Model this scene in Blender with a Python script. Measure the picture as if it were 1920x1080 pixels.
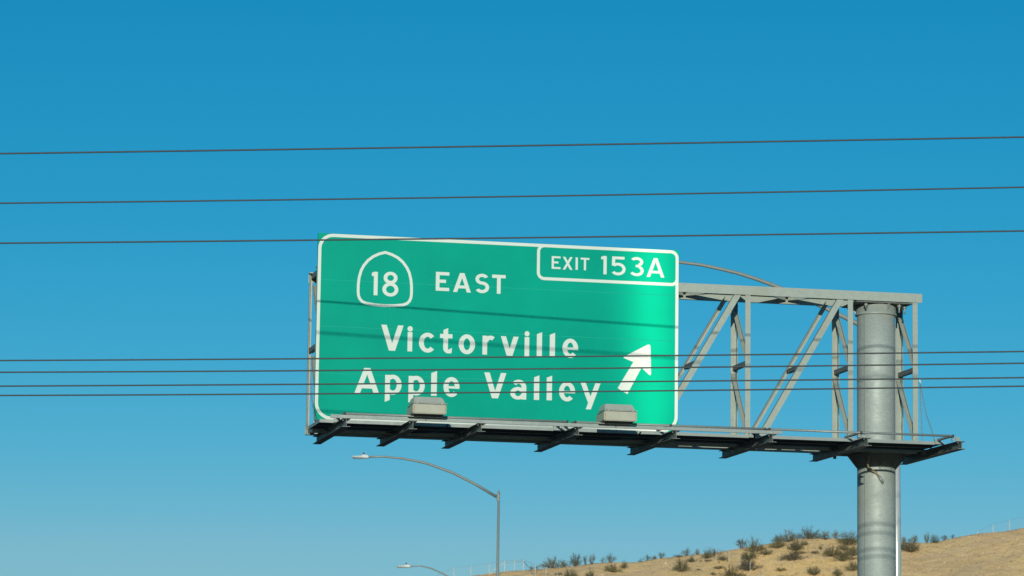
import bpy, bmesh, math, random
from mathutils import Vector, Matrix
random.seed(7)
sc = bpy.context.scene
for o in list(bpy.data.objects):
    bpy.data.objects.remove(o)
R = math.radians

# ------------------------------------------------------------------ camera
CAM = Vector((-8.24713, -52.52145, 1.49561))
FWD = Vector((0.21170276, 0.96629402, 0.14648482)); RGT = Vector((0.9763147, -0.21593689, 0.01344858)); UPV = Vector((-0.04462676, -0.14016818, 0.9891215))
cd = bpy.data.cameras.new('camera'); cam = bpy.data.objects.new('camera', cd); sc.collection.objects.link(cam)
cam.matrix_world = Matrix(((RGT.x, UPV.x, -FWD.x, CAM.x), (RGT.y, UPV.y, -FWD.y, CAM.y), (RGT.z, UPV.z, -FWD.z, CAM.z), (0, 0, 0, 1)))
cd.sensor_width = 36; cd.lens = 6191.355 / 1920 * 36; cd.clip_start = 0.5; cd.clip_end = 6000
cd.dof.use_dof = True; cd.dof.focus_distance = 54.5; cd.dof.aperture_fstop = 5.6
sc.camera = cam

# ------------------------------------------------------------------ sky and sun
SUN_AZ, SUN_EL = R(15.5), R(10.7)          # the light travels towards +x by 15.5 degrees off +y, 10.7 degrees down
w = bpy.data.worlds.new('World'); sc.world = w; w.use_nodes = True
nt = w.node_tree; bg = nt.nodes['Background']; L = nt.links.new
sk = nt.nodes.new('ShaderNodeTexSky'); sk.sky_type = 'NISHITA'; sk.sun_disc = False
sk.sun_elevation = SUN_EL; sk.sun_rotation = R(180) + SUN_AZ; sk.altitude = 850
sk.ozone_density = 6; sk.air_density = 1; sk.dust_density = 0.2
sep = nt.nodes.new('ShaderNodeSeparateColor'); cmb = nt.nodes.new('ShaderNodeCombineColor'); L(sk.outputs[0], sep.inputs[0])
def mth(op, a, b):
    n = nt.nodes.new('ShaderNodeMath'); n.operation = op
    for i, v in enumerate((a, b)):
        if isinstance(v, (int, float)): n.inputs[i].default_value = v
        else: L(v, n.inputs[i])
    return n.outputs[0]
r_ = mth('MULTIPLY', sep.outputs[0], 0.1)
red = mth('MULTIPLY', mth('POWER', r_, 3.1), 32.)                  # deep, slightly teal desert blue: the film response of the photograph
red = mth('MINIMUM', red, r_); red = mth('MAXIMUM', red, mth('MULTIPLY', r_, 0.07))
L(mth('MULTIPLY', red, 10), cmb.inputs[0])
g_ = mth('MULTIPLY', sep.outputs[1], 0.1)
L(mth('MULTIPLY', mth('POWER', g_, 0.95), 10.1), cmb.inputs[1])
b_ = mth('MULTIPLY', sep.outputs[2], 0.1)
L(mth('MULTIPLY', mth('POWER', b_, 0.88), 8.55), cmb.inputs[2])
L(cmb.outputs[0], bg.inputs[0]); bg.inputs[1].default_value = 0.1
sd = bpy.data.lights.new('sun', 'SUN'); sd.energy = 3.3; sd.angle = R(0.53); sd.color = (1.0, 0.94, 0.80)
so = bpy.data.objects.new('sun', sd); sc.collection.objects.link(so)
LD = Vector((math.sin(SUN_AZ) * math.cos(SUN_EL), math.cos(SUN_AZ) * math.cos(SUN_EL), -math.sin(SUN_EL)))
so.rotation_euler = LD.to_track_quat('-Z', 'Y').to_euler(); so.location = (-20, -80, 40)
sc.view_settings.view_transform = 'Standard'; sc.view_settings.look = 'None'; sc.view_settings.exposure = 0; sc.view_settings.gamma = 1
sc.view_settings.use_curve_mapping = False
sc.render.engine = 'CYCLES'; sc.cycles.use_denoising = True; sc.cycles.max_bounces = 6; sc.cycles.use_adaptive_sampling = False; sc.render.film_transparent = False
sc.cycles.pixel_filter_type = 'BLACKMAN_HARRIS'; sc.cycles.filter_width = 1.5

# ------------------------------------------------------------------ materials
def mat(name):
    m = bpy.data.materials.new(name); m.use_nodes = True
    return m, m.node_tree, m.node_tree.nodes['Principled BSDF']
def tex(nt, kind, scale=5, detail=4, coord='Object', stretch=None, rough=0.55):
    tc = nt.nodes.new('ShaderNodeTexCoord'); mp = nt.nodes.new('ShaderNodeMapping')
    if stretch: mp.inputs['Scale'].default_value = stretch
    nt.links.new(tc.outputs[coord], mp.inputs[0])
    n = nt.nodes.new('ShaderNodeTex' + kind); n.inputs['Scale'].default_value = scale
    if kind == 'Noise': n.inputs['Detail'].default_value = detail; n.inputs['Roughness'].default_value = rough
    nt.links.new(mp.outputs[0], n.inputs['Vector'])
    return n
def ramp(nt, fac, stops):
    r = nt.nodes.new('ShaderNodeValToRGB'); e = r.color_ramp.elements
    while len(e) < len(stops): e.new(0.5)
    for i, (p, c) in enumerate(stops): e[i].position = p; e[i].color = (*c, 1)
    nt.links.new(fac, r.inputs[0]); return r.outputs[0]
def mixc(nt, fac, a, b, mode='MIX'):
    n = nt.nodes.new('ShaderNodeMix'); n.data_type = 'RGBA'; n.blend_type = mode
    for k, v in ((0, fac), (6, a), (7, b)):
        if isinstance(v, (int, float)): n.inputs[k].default_value = v
        elif isinstance(v, tuple): n.inputs[k].default_value = (*v, 1)
        else: nt.links.new(v, n.inputs[k])
    return n.outputs[2]
def bump(nt, h, strength, dist):
    b = nt.nodes.new('ShaderNodeBump'); b.inputs['Strength'].default_value = strength; b.inputs['Distance'].default_value = dist
    nt.links.new(h, b.inputs['Height']); return b.outputs[0]

def steel(name, lo, hi, metal=0.25, rough=0.5, scale=9, coord='Generated', stretch=(1, 1, 1)):
    m, nt, p = mat(name)
    n = tex(nt, 'Noise', scale, 6, 'Object', stretch); n2 = tex(nt, 'Noise', scale * 7, 3, 'Object', stretch)
    c = ramp(nt, n.outputs[0], [(0.3, lo), (0.7, hi)])
    c = mixc(nt, 0.35, c, ramp(nt, n2.outputs[0], [(0.35, tuple(x * 0.75 for x in lo)), (0.65, tuple(min(1, x * 1.1) for x in hi))]))
    st = tex(nt, 'Noise', 1.3, 3, 'Object')                 # a few rain streaks and stains
    c = mixc(nt, ramp(nt, st.outputs[0], [(0.58, (0, 0, 0)), (0.72, (0.35,) * 3)]), c, (0.30, 0.29, 0.22))
    nt.links.new(c, p.inputs['Base Color'])
    nt.links.new(ramp(nt, n.outputs[0], [(0.3, (rough + 0.08,) * 3), (0.7, (rough - 0.08,) * 3)]), p.inputs['Roughness'])
    p.inputs['Metallic'].default_value = metal
    nt.links.new(bump(nt, n2.outputs[0], 0.25, 0.002), p.inputs['Normal'])
    return m
M = {}
M['steel'] = steel('galvanized_steel', (0.29, 0.345, 0.31), (0.385, 0.445, 0.385))
M['beam'] = steel('shade_dark_beam_steel', (0.12, 0.145, 0.14), (0.20, 0.23, 0.21), 0.15, 0.6)  # darker beam steel, with the deep shade underneath partly put into its colour
M['column'] = steel('galvanized_column', (0.30, 0.36, 0.34), (0.37, 0.43, 0.395), 0.12, 0.60, 2.2, stretch=(1, 1, 3))
M['pipe'] = steel('galvanized_pipe', (0.24, 0.29, 0.28), (0.33, 0.385, 0.36), 0.3, 0.5)
M['lamp_pole'] = steel('lamp_pole_steel', (0.23, 0.27, 0.245), (0.31, 0.355, 0.32), 0.25, 0.55)
M['bright_pole'] = steel('smooth_pole_steel', (0.50, 0.54, 0.52), (0.62, 0.66, 0.60), 0.35, 0.24)
def plain(name, col, rough=0.5, metal=0.0, var=0.12, scale=20):
    m, nt, p = mat(name); n = tex(nt, 'Noise', scale, 4)
    nt.links.new(ramp(nt, n.outputs[0], [(0.3, tuple(c * (1 - var) for c in col)), (0.7, tuple(min(1, c * (1 + var)) for c in col))]), p.inputs['Base Color'])
    p.inputs['Roughness'].default_value = rough; p.inputs['Metallic'].default_value = metal
    return m
M['housing'] = plain('housing_paint', (0.40, 0.415, 0.33), 0.45, 0, 0.07, 8)
M['hood'] = plain('hood_paint', (0.37, 0.41, 0.36), 0.35, 0, 0.05, 8)
M['rust'] = plain('rust_stain', (0.42, 0.29, 0.16), 0.8)
M['dark_steel'] = plain('dark_grating', (0.05, 0.055, 0.05), 0.7, 0.2)
M['rubber'] = plain('black_rubber', (0.03, 0.03, 0.035), 0.6)
M['conduit'] = plain('tan_conduit', (0.30, 0.26, 0.17), 0.6)
M['wire'] = plain('aged_cable', (0.055, 0.065, 0.07), 0.6, 0.2)
M['luminaire'] = plain('luminaire_paint', (0.72, 0.78, 0.74), 0.4)
M['glass'] = plain('dull_lens', (0.20, 0.23, 0.24), 0.15)
M['photocell'] = plain('photocell', (0.10, 0.05, 0.04), 0.5)
M['fence_post'] = plain('fence_post', (0.60, 0.60, 0.50), 0.6)
M['fence_rail'] = plain('fence_rail', (0.30, 0.32, 0.30), 0.6)
M['mesh'] = plain('chain_link_wire', (0.16, 0.18, 0.17), 0.5, 0.3)
M['panel_edge'] = plain('aluminium_edge', (0.55, 0.58, 0.52), 0.4, 0.4)
M['panel_back'] = plain('aluminium_back', (0.45, 0.47, 0.45), 0.45, 0.4)
M['lit_seam'] = plain('painted_lit_seam', (0.004, 0.41, 0.285), 0.8)  # lighter green: the sunlit panel edges put into a colour
M['asphalt'] = plain('asphalt', (0.05, 0.05, 0.048), 0.9, 0, 0.3, 60)
M['paint'] = plain('road_paint', (0.75, 0.74, 0.70), 0.7)

# prismatic sheeting: a diffuse film over rows of tiny prism facets that are all tilted alike, so the film glints strongly in one
# narrow vertical band of directions, as real retroreflective sheeting does.
def sheeting(name, c0, c1, tint, glint):
    m, nt, p = mat(name)
    n = tex(nt, 'Noise', 1.1, 5); n2 = tex(nt, 'Noise', 14, 4, stretch=(1, 1, 2.5)); v = tex(nt, 'Noise', 46, 1)
    c = ramp(nt, n.outputs[0], [(0.3, c0), (0.7, c1)])
    c = mixc(nt, ramp(nt, n2.outputs[0], [(0.5, (0,) * 3), (0.75, (0.25,) * 3)]), c, tuple(min(1, x * 1.10) for x in c1))
    c = mixc(nt, ramp(nt, v.outputs[0], [(0.72, (0,) * 3), (0.80, (0.35,) * 3)]), c, tuple(min(1, x * 1.22) for x in c1))   # small scuffs
    nt.links.new(c, p.inputs['Base Color']); p.inputs['Roughness'].default_value = 0.45; p.inputs['Specular IOR Level'].default_value = 0.06
    a = nt.nodes.new('ShaderNodeBsdfAnisotropic'); a.distribution = 'BECKMANN'
    a.inputs['Color'].default_value = (*tint, 1)
    a.inputs['Roughness'].default_value = 0.106; a.inputs['Anisotropy'].default_value = 0.679; a.inputs['Rotation'].default_value = 0
    fn = nt.nodes.new('ShaderNodeCombineXYZ'); ft = nt.nodes.new('ShaderNodeCombineXYZ')
    N = Vector((-0.2614, -0.96467876, 0.0240)).normalized(); T = N.cross(Vector((0, 0, 1))).normalized()
    for i in range(3): fn.inputs[i].default_value = N[i]; ft.inputs[i].default_value = T[i]
    vt = []
    for nd in (fn, ft):
        t = nt.nodes.new('ShaderNodeVectorTransform'); t.vector_type = 'NORMAL'; t.convert_from = 'OBJECT'; t.convert_to = 'WORLD'
        nt.links.new(nd.outputs[0], t.inputs[0]); vt.append(t.outputs[0])
    nt.links.new(vt[0], a.inputs['Normal']); nt.links.new(vt[1], a.inputs['Tangent'])
    mx = nt.nodes.new('ShaderNodeMixShader'); mx.inputs[0].default_value = glint
    nt.links.new(p.outputs[0], mx.inputs[1]); nt.links.new(a.outputs[0], mx.inputs[2])
    nt.links.new(mx.outputs[0], nt.nodes['Material Output'].inputs[0])
    return m
GL = 0.00024
M['green'] = sheeting('green_sheeting', (0.000, 0.315, 0.222), (0.000, 0.372, 0.258), (0.0, 1.0, 0.47), GL)
M['white'] = sheeting('white_sheeting', (0.63, 0.715, 0.655), (0.67, 0.755, 0.69), (1.0, 0.9, 0.85), GL)

# desert soil
m, nt, p = mat('desert_soil'); M['soil'] = m
n1 = tex(nt, 'Noise', 0.09, 5); n2 = tex(nt, 'Noise', 0.9, 6); n3 = tex(nt, 'Noise', 7, 4); n4 = tex(nt, 'Noise', 0.35, 4, stretch=(0.35, 2.2, 1))
c = ramp(nt, n1.outputs[0], [(0.36, (0.70, 0.475, 0.225)), (0.50, (0.76, 0.545, 0.265)), (0.62, (0.84, 0.575, 0.235))])
c = mixc(nt, ramp(nt, n4.outputs[0], [(0.45, (0,) * 3), (0.62, (0.55,) * 3)]), c, (0.62, 0.46, 0.28))
c = mixc(nt, ramp(nt, n2.outputs[0], [(0.50, (0,) * 3), (0.68, (0.6,) * 3)]), c, (0.74, 0.55, 0.28))
c = mixc(nt, ramp(nt, n3.outputs[0], [(0.57, (0,) * 3), (0.68, (0.5,) * 3)]), c, (0.42, 0.30, 0.17))
n5 = tex(nt, 'Noise', 2.6, 5, rough=0.7)
c = mixc(nt, ramp(nt, n5.outputs[0], [(0.55, (0,) * 3), (0.68, (0.4,) * 3)]), c, (0.55, 0.36, 0.17))
c = mixc(nt, ramp(nt, n5.outputs[0], [(0.28, (0.5,) * 3), (0.40, (0,) * 3)]), c, (0.80, 0.62, 0.36))
nt.links.new(c, p.inputs['Base Color']); p.inputs['Roughness'].default_value = 0.95; p.inputs['Specular IOR Level'].default_value = 0.15
b1 = nt.nodes.new('ShaderNodeBump'); b1.inputs['Strength'].default_value = 0.65; b1.inputs['Distance'].default_value = 0.35; nt.links.new(n2.outputs[0], b1.inputs['Height'])
b2 = nt.nodes.new('ShaderNodeBump'); b2.inputs['Strength'].default_value = 0.6; b2.inputs['Distance'].default_value = 0.08; nt.links.new(n3.outputs[0], b2.inputs['Height']); nt.links.new(b1.outputs[0], b2.inputs['Normal'])
nt.links.new(b2.outputs[0], p.inputs['Normal'])
def leaf(name, col):
    m, nt, p = mat(name); oi = nt.nodes.new('ShaderNodeNewGeometry')
    nt.links.new(ramp(nt, oi.outputs['Random Per Island'], [(0.0, tuple(x * 0.7 for x in col)), (1.0, tuple(x * 1.35 for x in col))]), p.inputs['Base Color'])
    p.inputs['Roughness'].default_value = 0.7; return m
LEAVES = [leaf('creosote_leaf', (0.26, 0.245, 0.095)), leaf('dark_creosote_leaf', (0.15, 0.165, 0.07)), leaf('grey_sage_leaf', (0.25, 0.235, 0.16)), leaf('dry_straw_leaf', (0.36, 0.25, 0.12))]
M['stem'] = plain('woody_stem', (0.12, 0.095, 0.065), 0.8)

# ------------------------------------------------------------------ helpers
Z0 = 7.15                                     # height of the sign's lower edge above the road
def link(name, bm, m, parent=None, smooth=False, mats=None):
    me = bpy.data.meshes.new(name); bm.normal_update(); bm.to_mesh(me); bm.free()
    for k in (mats or [m]): me.materials.append(k)
    if smooth:
        for f in me.polygons: f.use_smooth = True
    o = bpy.data.objects.new(name, me); sc.collection.objects.link(o)
    if parent: o.parent = parent
    return o
def tag(o, label, cat, group=None):
    o['label'] = label; o['category'] = cat
    if group: o['group'] = group
    return o
def thing(name, label, cat, loc=(0, 0, 0), group=None):
    o = bpy.data.objects.new(name, None); sc.collection.objects.link(o); o.location = loc; o.empty_display_size = 0.3
    return tag(o, label, cat, group)
def struct(name, bm, m, smooth=False):
    o = link(name, bm, m, None, smooth); o['kind'] = 'structure'; return o
def box(bm, x0, x1, y0, y1, z0, z1, mi=0):
    vs = [bm.verts.new((x, y, z)) for x in (x0, x1) for y in (y0, y1) for z in (z0, z1)]
    for q in ((0, 1, 3, 2), (4, 6, 7, 5), (0, 4, 5, 1), (2, 3, 7, 6), (0, 2, 6, 4), (1, 5, 7, 3)):
        f = bm.faces.new([vs[i] for i in q]); f.material_index = mi
    return bm
def bar(bm, p0, p1, a, b, a0, a1, b0, b1):
    """a box along p0-p1, with its cross-section spanned by unit vectors a, b"""
    p0, p1, a, b = map(Vector, (p0, p1, a, b)); vs = []
    for p in (p0, p1):
        for i, j in ((a0, b0), (a1, b0), (a1, b1), (a0, b1)): vs.append(bm.verts.new(p + a * i + b * j))
    for q in ((0, 1, 2, 3), (7, 6, 5, 4), (0, 4, 5, 1), (1, 5, 6, 2), (2, 6, 7, 3), (3, 7, 4, 0)): bm.faces.new([vs[i] for i in q])
    return bm
def angle_iron(bm, p0, p1, a, b, la, lb, t):
    """an L section: its corner runs p0-p1, one leg la along a, the other lb along b"""
    bar(bm, p0, p1, a, b, 0, la, 0, t); bar(bm, p0, p1, a, b, 0, t, t, lb); return bm
def tube(bm, pts, r, seg=10, caps=True, r1=None):
    pts = [Vector(p) for p in pts]; rings = []; n = len(pts)
    up = Vector((0, 0, 1))
    for i, p in enumerate(pts):
        t = (pts[min(i + 1, n - 1)] - pts[max(i - 1, 0)]).normalized()
        a = t.cross(up) if abs(t.dot(up)) < 0.97 else t.cross(Vector((0, 1, 0)))
        a.normalize(); b = t.cross(a); rr = r if r1 is None else r + (r1 - r) * i / max(1, n - 1)
        rings.append([bm.verts.new(p + (a * math.cos(k * 2 * math.pi / seg) + b * math.sin(k * 2 * math.pi / seg)) * rr) for k in range(seg)])
    for A, B in zip(rings, rings[1:]):
        for k in range(seg): bm.faces.new((A[k], A[(k + 1) % seg], B[(k + 1) % seg], B[k])).smooth = True
    if caps: bm.faces.new(rings[0][::-1]); bm.faces.new(rings[-1])
    return bm
def lathe(bm, cx, cy, prof, seg=48):
    rings = [[bm.verts.new((cx + r * math.cos(k * 2 * math.pi / seg), cy + r * math.sin(k * 2 * math.pi / seg), z)) for k in range(seg)] for r, z in prof]
    for A, B in zip(rings, rings[1:]):
        for k in range(seg): bm.faces.new((A[k], A[(k + 1) % seg], B[(k + 1) % seg], B[k])).smooth = True
    bm.faces.new(rings[0][::-1]); bm.faces.new(rings[-1])
    return bm
def B(): return bmesh.new()
X, Y, Z = Vector((1, 0, 0)), Vector((0, 1, 0)), Vector((0, 0, 1))

# ------------------------------------------------------------------ terrain
PSI = 0.21568
RH = Vector((math.cos(PSI), -math.sin(PSI), 0)); FH = Vector((math.sin(PSI), math.cos(PSI), 0))
TAB = [(-117.27, 0.71), (-45.62, 6.91), (-26.56, 13.38), (-15.08, 17.39), (-8.34, 18.78), (-4.0, 19.48), (-2.47, 19.73), (-1.02, 19.91), (-0.3, 20.06), (0.67, 20.13), (1.94, 20.21), (3.49, 20.39), (5.75, 20.58), (7.6, 20.88), (9.29, 21.02), (10.98, 21.02), (11.98, 21.08), (13.69, 21.44), (14.73, 21.53), (17.22, 21.83), (19.19, 22.08), (20.5, 22.34), (21.14, 22.46), (22.93, 22.75), (23.94, 22.95), (26.08, 23.38), (27.87, 23.49), (29.84, 23.47), (31.75, 23.4), (34.22, 23.22), (36.4, 23.16), (37.5, 23.15), (38.68, 23.21), (39.45, 23.39), (40.45, 23.65), (41.77, 23.91), (42.75, 24.09), (44.06, 24.21), (44.74, 24.26), (45.71, 24.42), (46.57, 24.6), (47.8, 24.77), (65.28, 26.22), (128.48, 28.53)]
def ridge(a):
    if a <= TAB[0][0]: return TAB[0][1]
    for (a0, h0), (a1, h1) in zip(TAB, TAB[1:]):
        if a <= a1: return h0 + (h1 - h0) * (a - a0) / (a1 - a0)
    return TAB[-1][1]
def height(u, w_):
    a = u * 300. / w_; rg = ridge(a)
    if w_ <= 300:
        t = min(max((w_ - 255) / 45, 0), 1); K = 1 - (1 - t) ** 1.08
        b = 1.5 * min(t * 4, 1) + (rg - 1.5) * (w_ / 300) * K
    else:
        t = min((w_ - 300) / 220, 1); b = rg * (1 - .6 * t * t * (3 - 2 * t))
    f = min(max((300 - w_) / 6, 0), 1) * min(max((w_ - 256) / 15, 0), 1)
    n = .22 * math.sin(u * .21 + w_ * .05) * math.sin(w_ * .23 + 1.3) + .12 * math.sin(u * .53 + 1.1 + .3 * math.sin(w_ * .2)) * math.sin(w_ * .31 + u * .1)
    g = -.7 * math.exp(-((a - 21.5 - (300 - w_) * .15) / 2.6) ** 2)
    m_ = .05 * math.sin(u * 1.7 + .4 * w_) + .035 * math.sin(u * 3.1 - w_ * 1.3)
    return b + f * (n + g) + m_ * f
def place(u, w_, dz=0.0):
    p = CAM + RH * u + FH * w_; return Vector((p.x, p.y, height(u, w_) + dz))
bm = B(); us = [-260 + i * 10 for i in range(24)] + [-20 + i * 0.6 for i in range(134)] + [61 + i * 10 for i in range(25)]
ws = [250, 252, 254, 255, 256, 257.5, 259] + [260 + i * 0.4 for i in range(115)] + [306.5, 308, 312, 320, 340, 370, 410, 460, 520, 600]
def fade(u): return min(max((u + 255) / 60, 0), 1) * min(max((296 - u) / 60, 0), 1)
grid = []
for w_ in ws:
    row = []
    for u in us:
        p = place(u, w_); z = p.z
        if w_ > 520: z *= 0.0
        z = z * fade(u) if w_ > 250 else -0.5
        row.append(bm.verts.new((p.x, p.y, z - 0.12)))
    grid.append(row)
for i in range(len(ws) - 1):
    for j in range(len(us) - 1): bm.faces.new((grid[i][j], grid[i][j + 1], grid[i + 1][j + 1], grid[i + 1][j])).smooth = True
struct('hillside', bm, M['soil'], True)
bm = B(); vs = [bm.verts.new(v) for v in ((-3500, -3500, -0.1), (3500, -3500, -0.1), (3500, 4500, -0.1), (-3500, 4500, -0.1))]; bm.faces.new(vs)
struct('ground', bm, plain('valley_soil', (0.24, 0.18, 0.11), 0.95, 0, 0.25, 0.4))
bm = B(); box(bm, -19.5, 8.2, -700, 125, -0.09, 0.0); struct('road', bm, M['asphalt'])
bm = B()
for x in (-15.6, -11.9, -4.5):
    for k in range(-12, 8): box(bm, x - 0.06, x + 0.06, k * 14.6, k * 14.6 + 3.6, 0.001, 0.005)
for x in (-18.2, 5.0): box(bm, x - 0.06, x + 0.06, -300, 125, 0.001, 0.005)
struct('lane_markings', bm, M['paint'])

# small stones and clods strewn over the visible slope
bm = B(); rs = random.Random(3)
for k in range(6500):
    u = rs.uniform(-8, 52); w_ = 300 - 10 * rs.random()
    p = place(u, w_, -0.13); s = rs.uniform(0.03, 0.10) * (2.0 if rs.random() < 0.04 else 1)
    r0 = rs.random() * 6.28
    base = [bm.verts.new(p + Vector((math.cos(r0 + i * 2.1) * s * rs.uniform(.7, 1.3), math.sin(r0 + i * 2.1) * s, 0))) for i in range(3)]
    top = bm.verts.new(p + Vector((rs.uniform(-.3, .3) * s, rs.uniform(-.3, .3) * s, s * rs.uniform(.6, 1.1))))
    for i in range(3): bm.faces.new((base[i], base[(i + 1) % 3], top))
o = link('stones', bm, plain('pale_stone', (0.46, 0.34, 0.21), 0.9, 0, 0.75, 0.8)); o['kind'] = 'stuff'
o['label'] = 'small pale stones and clods strewn over the tan slope'; o['category'] = 'stones'

# ------------------------------------------------------------------ sign gantry
GX = 9.69; GY = 0.43; PR = 0.322
gan = thing('sign_gantry', 'galvanized steel cantilever sign gantry with round column, box truss and walkway', 'sign gantry', (GX, GY, 0))
gan_inv = Matrix.Translation((-GX, -GY, 0))
def gp(name, bm, m, parent=None, smooth=False):
    """a part of the gantry, its geometry given in sign coordinates (z = 0 at the sign's lower edge)"""
    bm.transform(Matrix.Translation((-GX, -GY, Z0)))
    return link(name, bm, m, parent or gan, smooth)
D = 0.887; ZT = 2.526; ZB = -0.155; XL, XR = 0.01, 10.367; T = 0.013
# column: three cans butted, with a weld seam
bm = B(); lathe(bm, GX, GY, [(PR, -Z0 - 0.05), (PR, -Z0 + 0.4), (PR, -4), (PR, -1), (PR, 1.2), (PR, 2.30)], 64); column = gp('column', bm, M['column'])
bm = B(); bar(bm, (GX - 0.268, GY - 0.183, -7.1), (GX - 0.268, GY - 0.183, 2.19), (-0.83, -0.56, 0), (0.56, -0.83, 0), -0.008, 0.004, -0.007, 0.007); gp('weld_seam', bm, M['pipe'], column)
for z in (-3.1,):
    bm = B(); lathe(bm, GX, GY, [(PR + 0.0005, z - 0.006), (PR + 0.004, z - 0.003), (PR + 0.004, z + 0.003), (PR + 0.0005, z + 0.006)], 64); gp('weld_ring', bm, M['pipe'], column)
# collar, cap plate and bolts at the top of the column
bm = B(); lathe(bm, GX, GY, [(PR + 0.006, 2.17), (PR + 0.03, 2.175), (PR + 0.034, 2.20), (PR + 0.016, 2.205), (PR + 0.014, 2.345), (PR + 0.002, 2.35)], 64); collar = gp('collar', bm, M['column'])
for an in (-75, 20, 75, 120, 160):
    a = R(an); d = Vector((math.cos(a), math.sin(a), 0)); s = Vector((-math.sin(a), math.cos(a), 0)); c0 = Vector((GX, GY, 0))
    bm = B(); q = [c0 + d * (PR + 0.015) + Z * 2.21, c0 + d * (PR + 0.11) + Z * 2.345, c0 + d * (PR + 0.015) + Z * 2.345]
    va = [bm.verts.new(p - s * 0.006) for p in q]; vb = [bm.verts.new(p + s * 0.006) for p in q]
    bm.faces.new(va[::-1]); bm.faces.new(vb)
    for i in range(3): bm.faces.new((va[i], va[(i + 1) % 3], vb[(i + 1) % 3], vb[i]))
    gp('stiffener', bm, M['column'], collar)
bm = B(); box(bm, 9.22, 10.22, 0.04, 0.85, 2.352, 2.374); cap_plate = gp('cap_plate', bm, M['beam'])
for x, y in ((9.40, 0.09), (9.99, 0.09), (10.13, 0.22), (9.27, 0.6), (10.13, 0.7)):
    bm = B(); tube(bm, [(x, y, 2.20 if x > 9.9 else 2.25), (x, y, 2.351)], 0.016, 8); gp('bolt', bm, M['pipe'], cap_plate)
    bm = B(); tube(bm, [(x, y, 2.29), (x, y, 2.33)], 0.034, 6); gp('nut', bm, M['pipe'], cap_plate)
# seat under the truss: plate, ring and radial gussets
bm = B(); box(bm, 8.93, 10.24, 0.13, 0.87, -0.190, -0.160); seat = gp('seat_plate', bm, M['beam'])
for x, y in ((9.06, 0.12), (9.06, 0.75), (10.10, 0.75), (10.10, 0.14)):
    y = max(y, 0.2); bm = B(); tube(bm, [(x, y, -0.25), (x, y, -0.191)], 0.03, 6); gp('nut', bm, M['beam'], seat)
for an in (0, 45, 90, 135, 180, 225, 262, 300, 325):
    a = R(an); d = Vector((math.cos(a), math.sin(a), 0)); s = Vector((-math.sin(a), math.cos(a), 0)); c0 = Vector((GX, GY, 0))
    wd = 0.53 if an in (180, 0) else 0.485
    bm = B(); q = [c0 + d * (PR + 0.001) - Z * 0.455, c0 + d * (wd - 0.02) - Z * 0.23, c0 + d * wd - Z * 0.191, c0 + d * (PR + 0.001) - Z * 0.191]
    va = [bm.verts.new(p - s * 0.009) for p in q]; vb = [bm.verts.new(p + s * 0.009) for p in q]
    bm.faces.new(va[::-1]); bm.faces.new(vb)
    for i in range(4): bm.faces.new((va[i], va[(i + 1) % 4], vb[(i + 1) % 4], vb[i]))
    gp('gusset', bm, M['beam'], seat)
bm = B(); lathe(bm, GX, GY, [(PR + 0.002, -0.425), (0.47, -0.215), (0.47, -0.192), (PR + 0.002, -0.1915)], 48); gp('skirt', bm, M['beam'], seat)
# chords: angle sections
bm = B(); angle_iron(bm, (XL, 0, ZT), (XR, 0, ZT), -Z, Y, 0.152, 0.15, T); gp('top_chord', bm, M['steel'])
bm = B(); angle_iron(bm, (XL, D, ZT), (XR, D, ZT), -Z, -Y, 0.152, 0.15, T); gp('top_chord', bm, M['steel'])
bm = B(); angle_iron(bm, (XL, 0, ZB), (XR, 0, ZB), Z, Y, 0.152, 0.15, T); gp('bottom_chord', bm, M['steel'])
bm = B(); angle_iron(bm, (XL, D, ZB), (XR, D, ZB), Z, -Y, 0.152, 0.15, T); gp('bottom_chord', bm, M['steel'])
NODES = [0.055, 1.87, 3.68, 5.49, 7.305, 9.10, 10.245]
YF, YB = T + 0.002, D - T - 0.002
for k, x in enumerate(NODES):
    bm = B(); angle_iron(bm, (x + 0.045, YF, ZB + 0.03), (x + 0.045, YF, ZT - 0.03), -X, Y, 0.09, 0.09, 0.01); gp('vertical', bm, M['steel'])
    bm = B()
    if k: angle_iron(bm, (x + 0.05, YB, ZB + 0.03), (x + 0.05, YB, ZT - 0.03), -X, -Y, 0.10, 0.09, 0.01)
    else: angle_iron(bm, (x - 0.035, YB, ZB + 0.03), (x - 0.035, YB, ZT - 0.03), X, -Y, 0.052, 0.07, 0.01)
    gp('vertical', bm, M['steel'])
    # cross frame: struts top, middle, bottom and two raking braces, in the plane of the panel point
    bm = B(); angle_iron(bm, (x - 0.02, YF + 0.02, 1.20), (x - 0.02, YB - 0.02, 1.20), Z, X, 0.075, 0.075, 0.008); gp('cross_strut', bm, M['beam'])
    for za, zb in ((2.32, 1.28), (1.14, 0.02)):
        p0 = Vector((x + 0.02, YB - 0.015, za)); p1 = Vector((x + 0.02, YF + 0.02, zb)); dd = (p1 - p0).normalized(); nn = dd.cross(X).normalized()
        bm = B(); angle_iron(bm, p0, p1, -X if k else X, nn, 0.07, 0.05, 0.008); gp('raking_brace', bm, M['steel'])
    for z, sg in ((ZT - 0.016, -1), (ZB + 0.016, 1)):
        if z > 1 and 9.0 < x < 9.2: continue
        bm = B(); angle_iron(bm, (x, 0.02, z), (x, D - 0.02, z), Z * sg, X, 0.09, 0.07, 0.009); gp('lateral_strut', bm, M['beam'])
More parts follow.
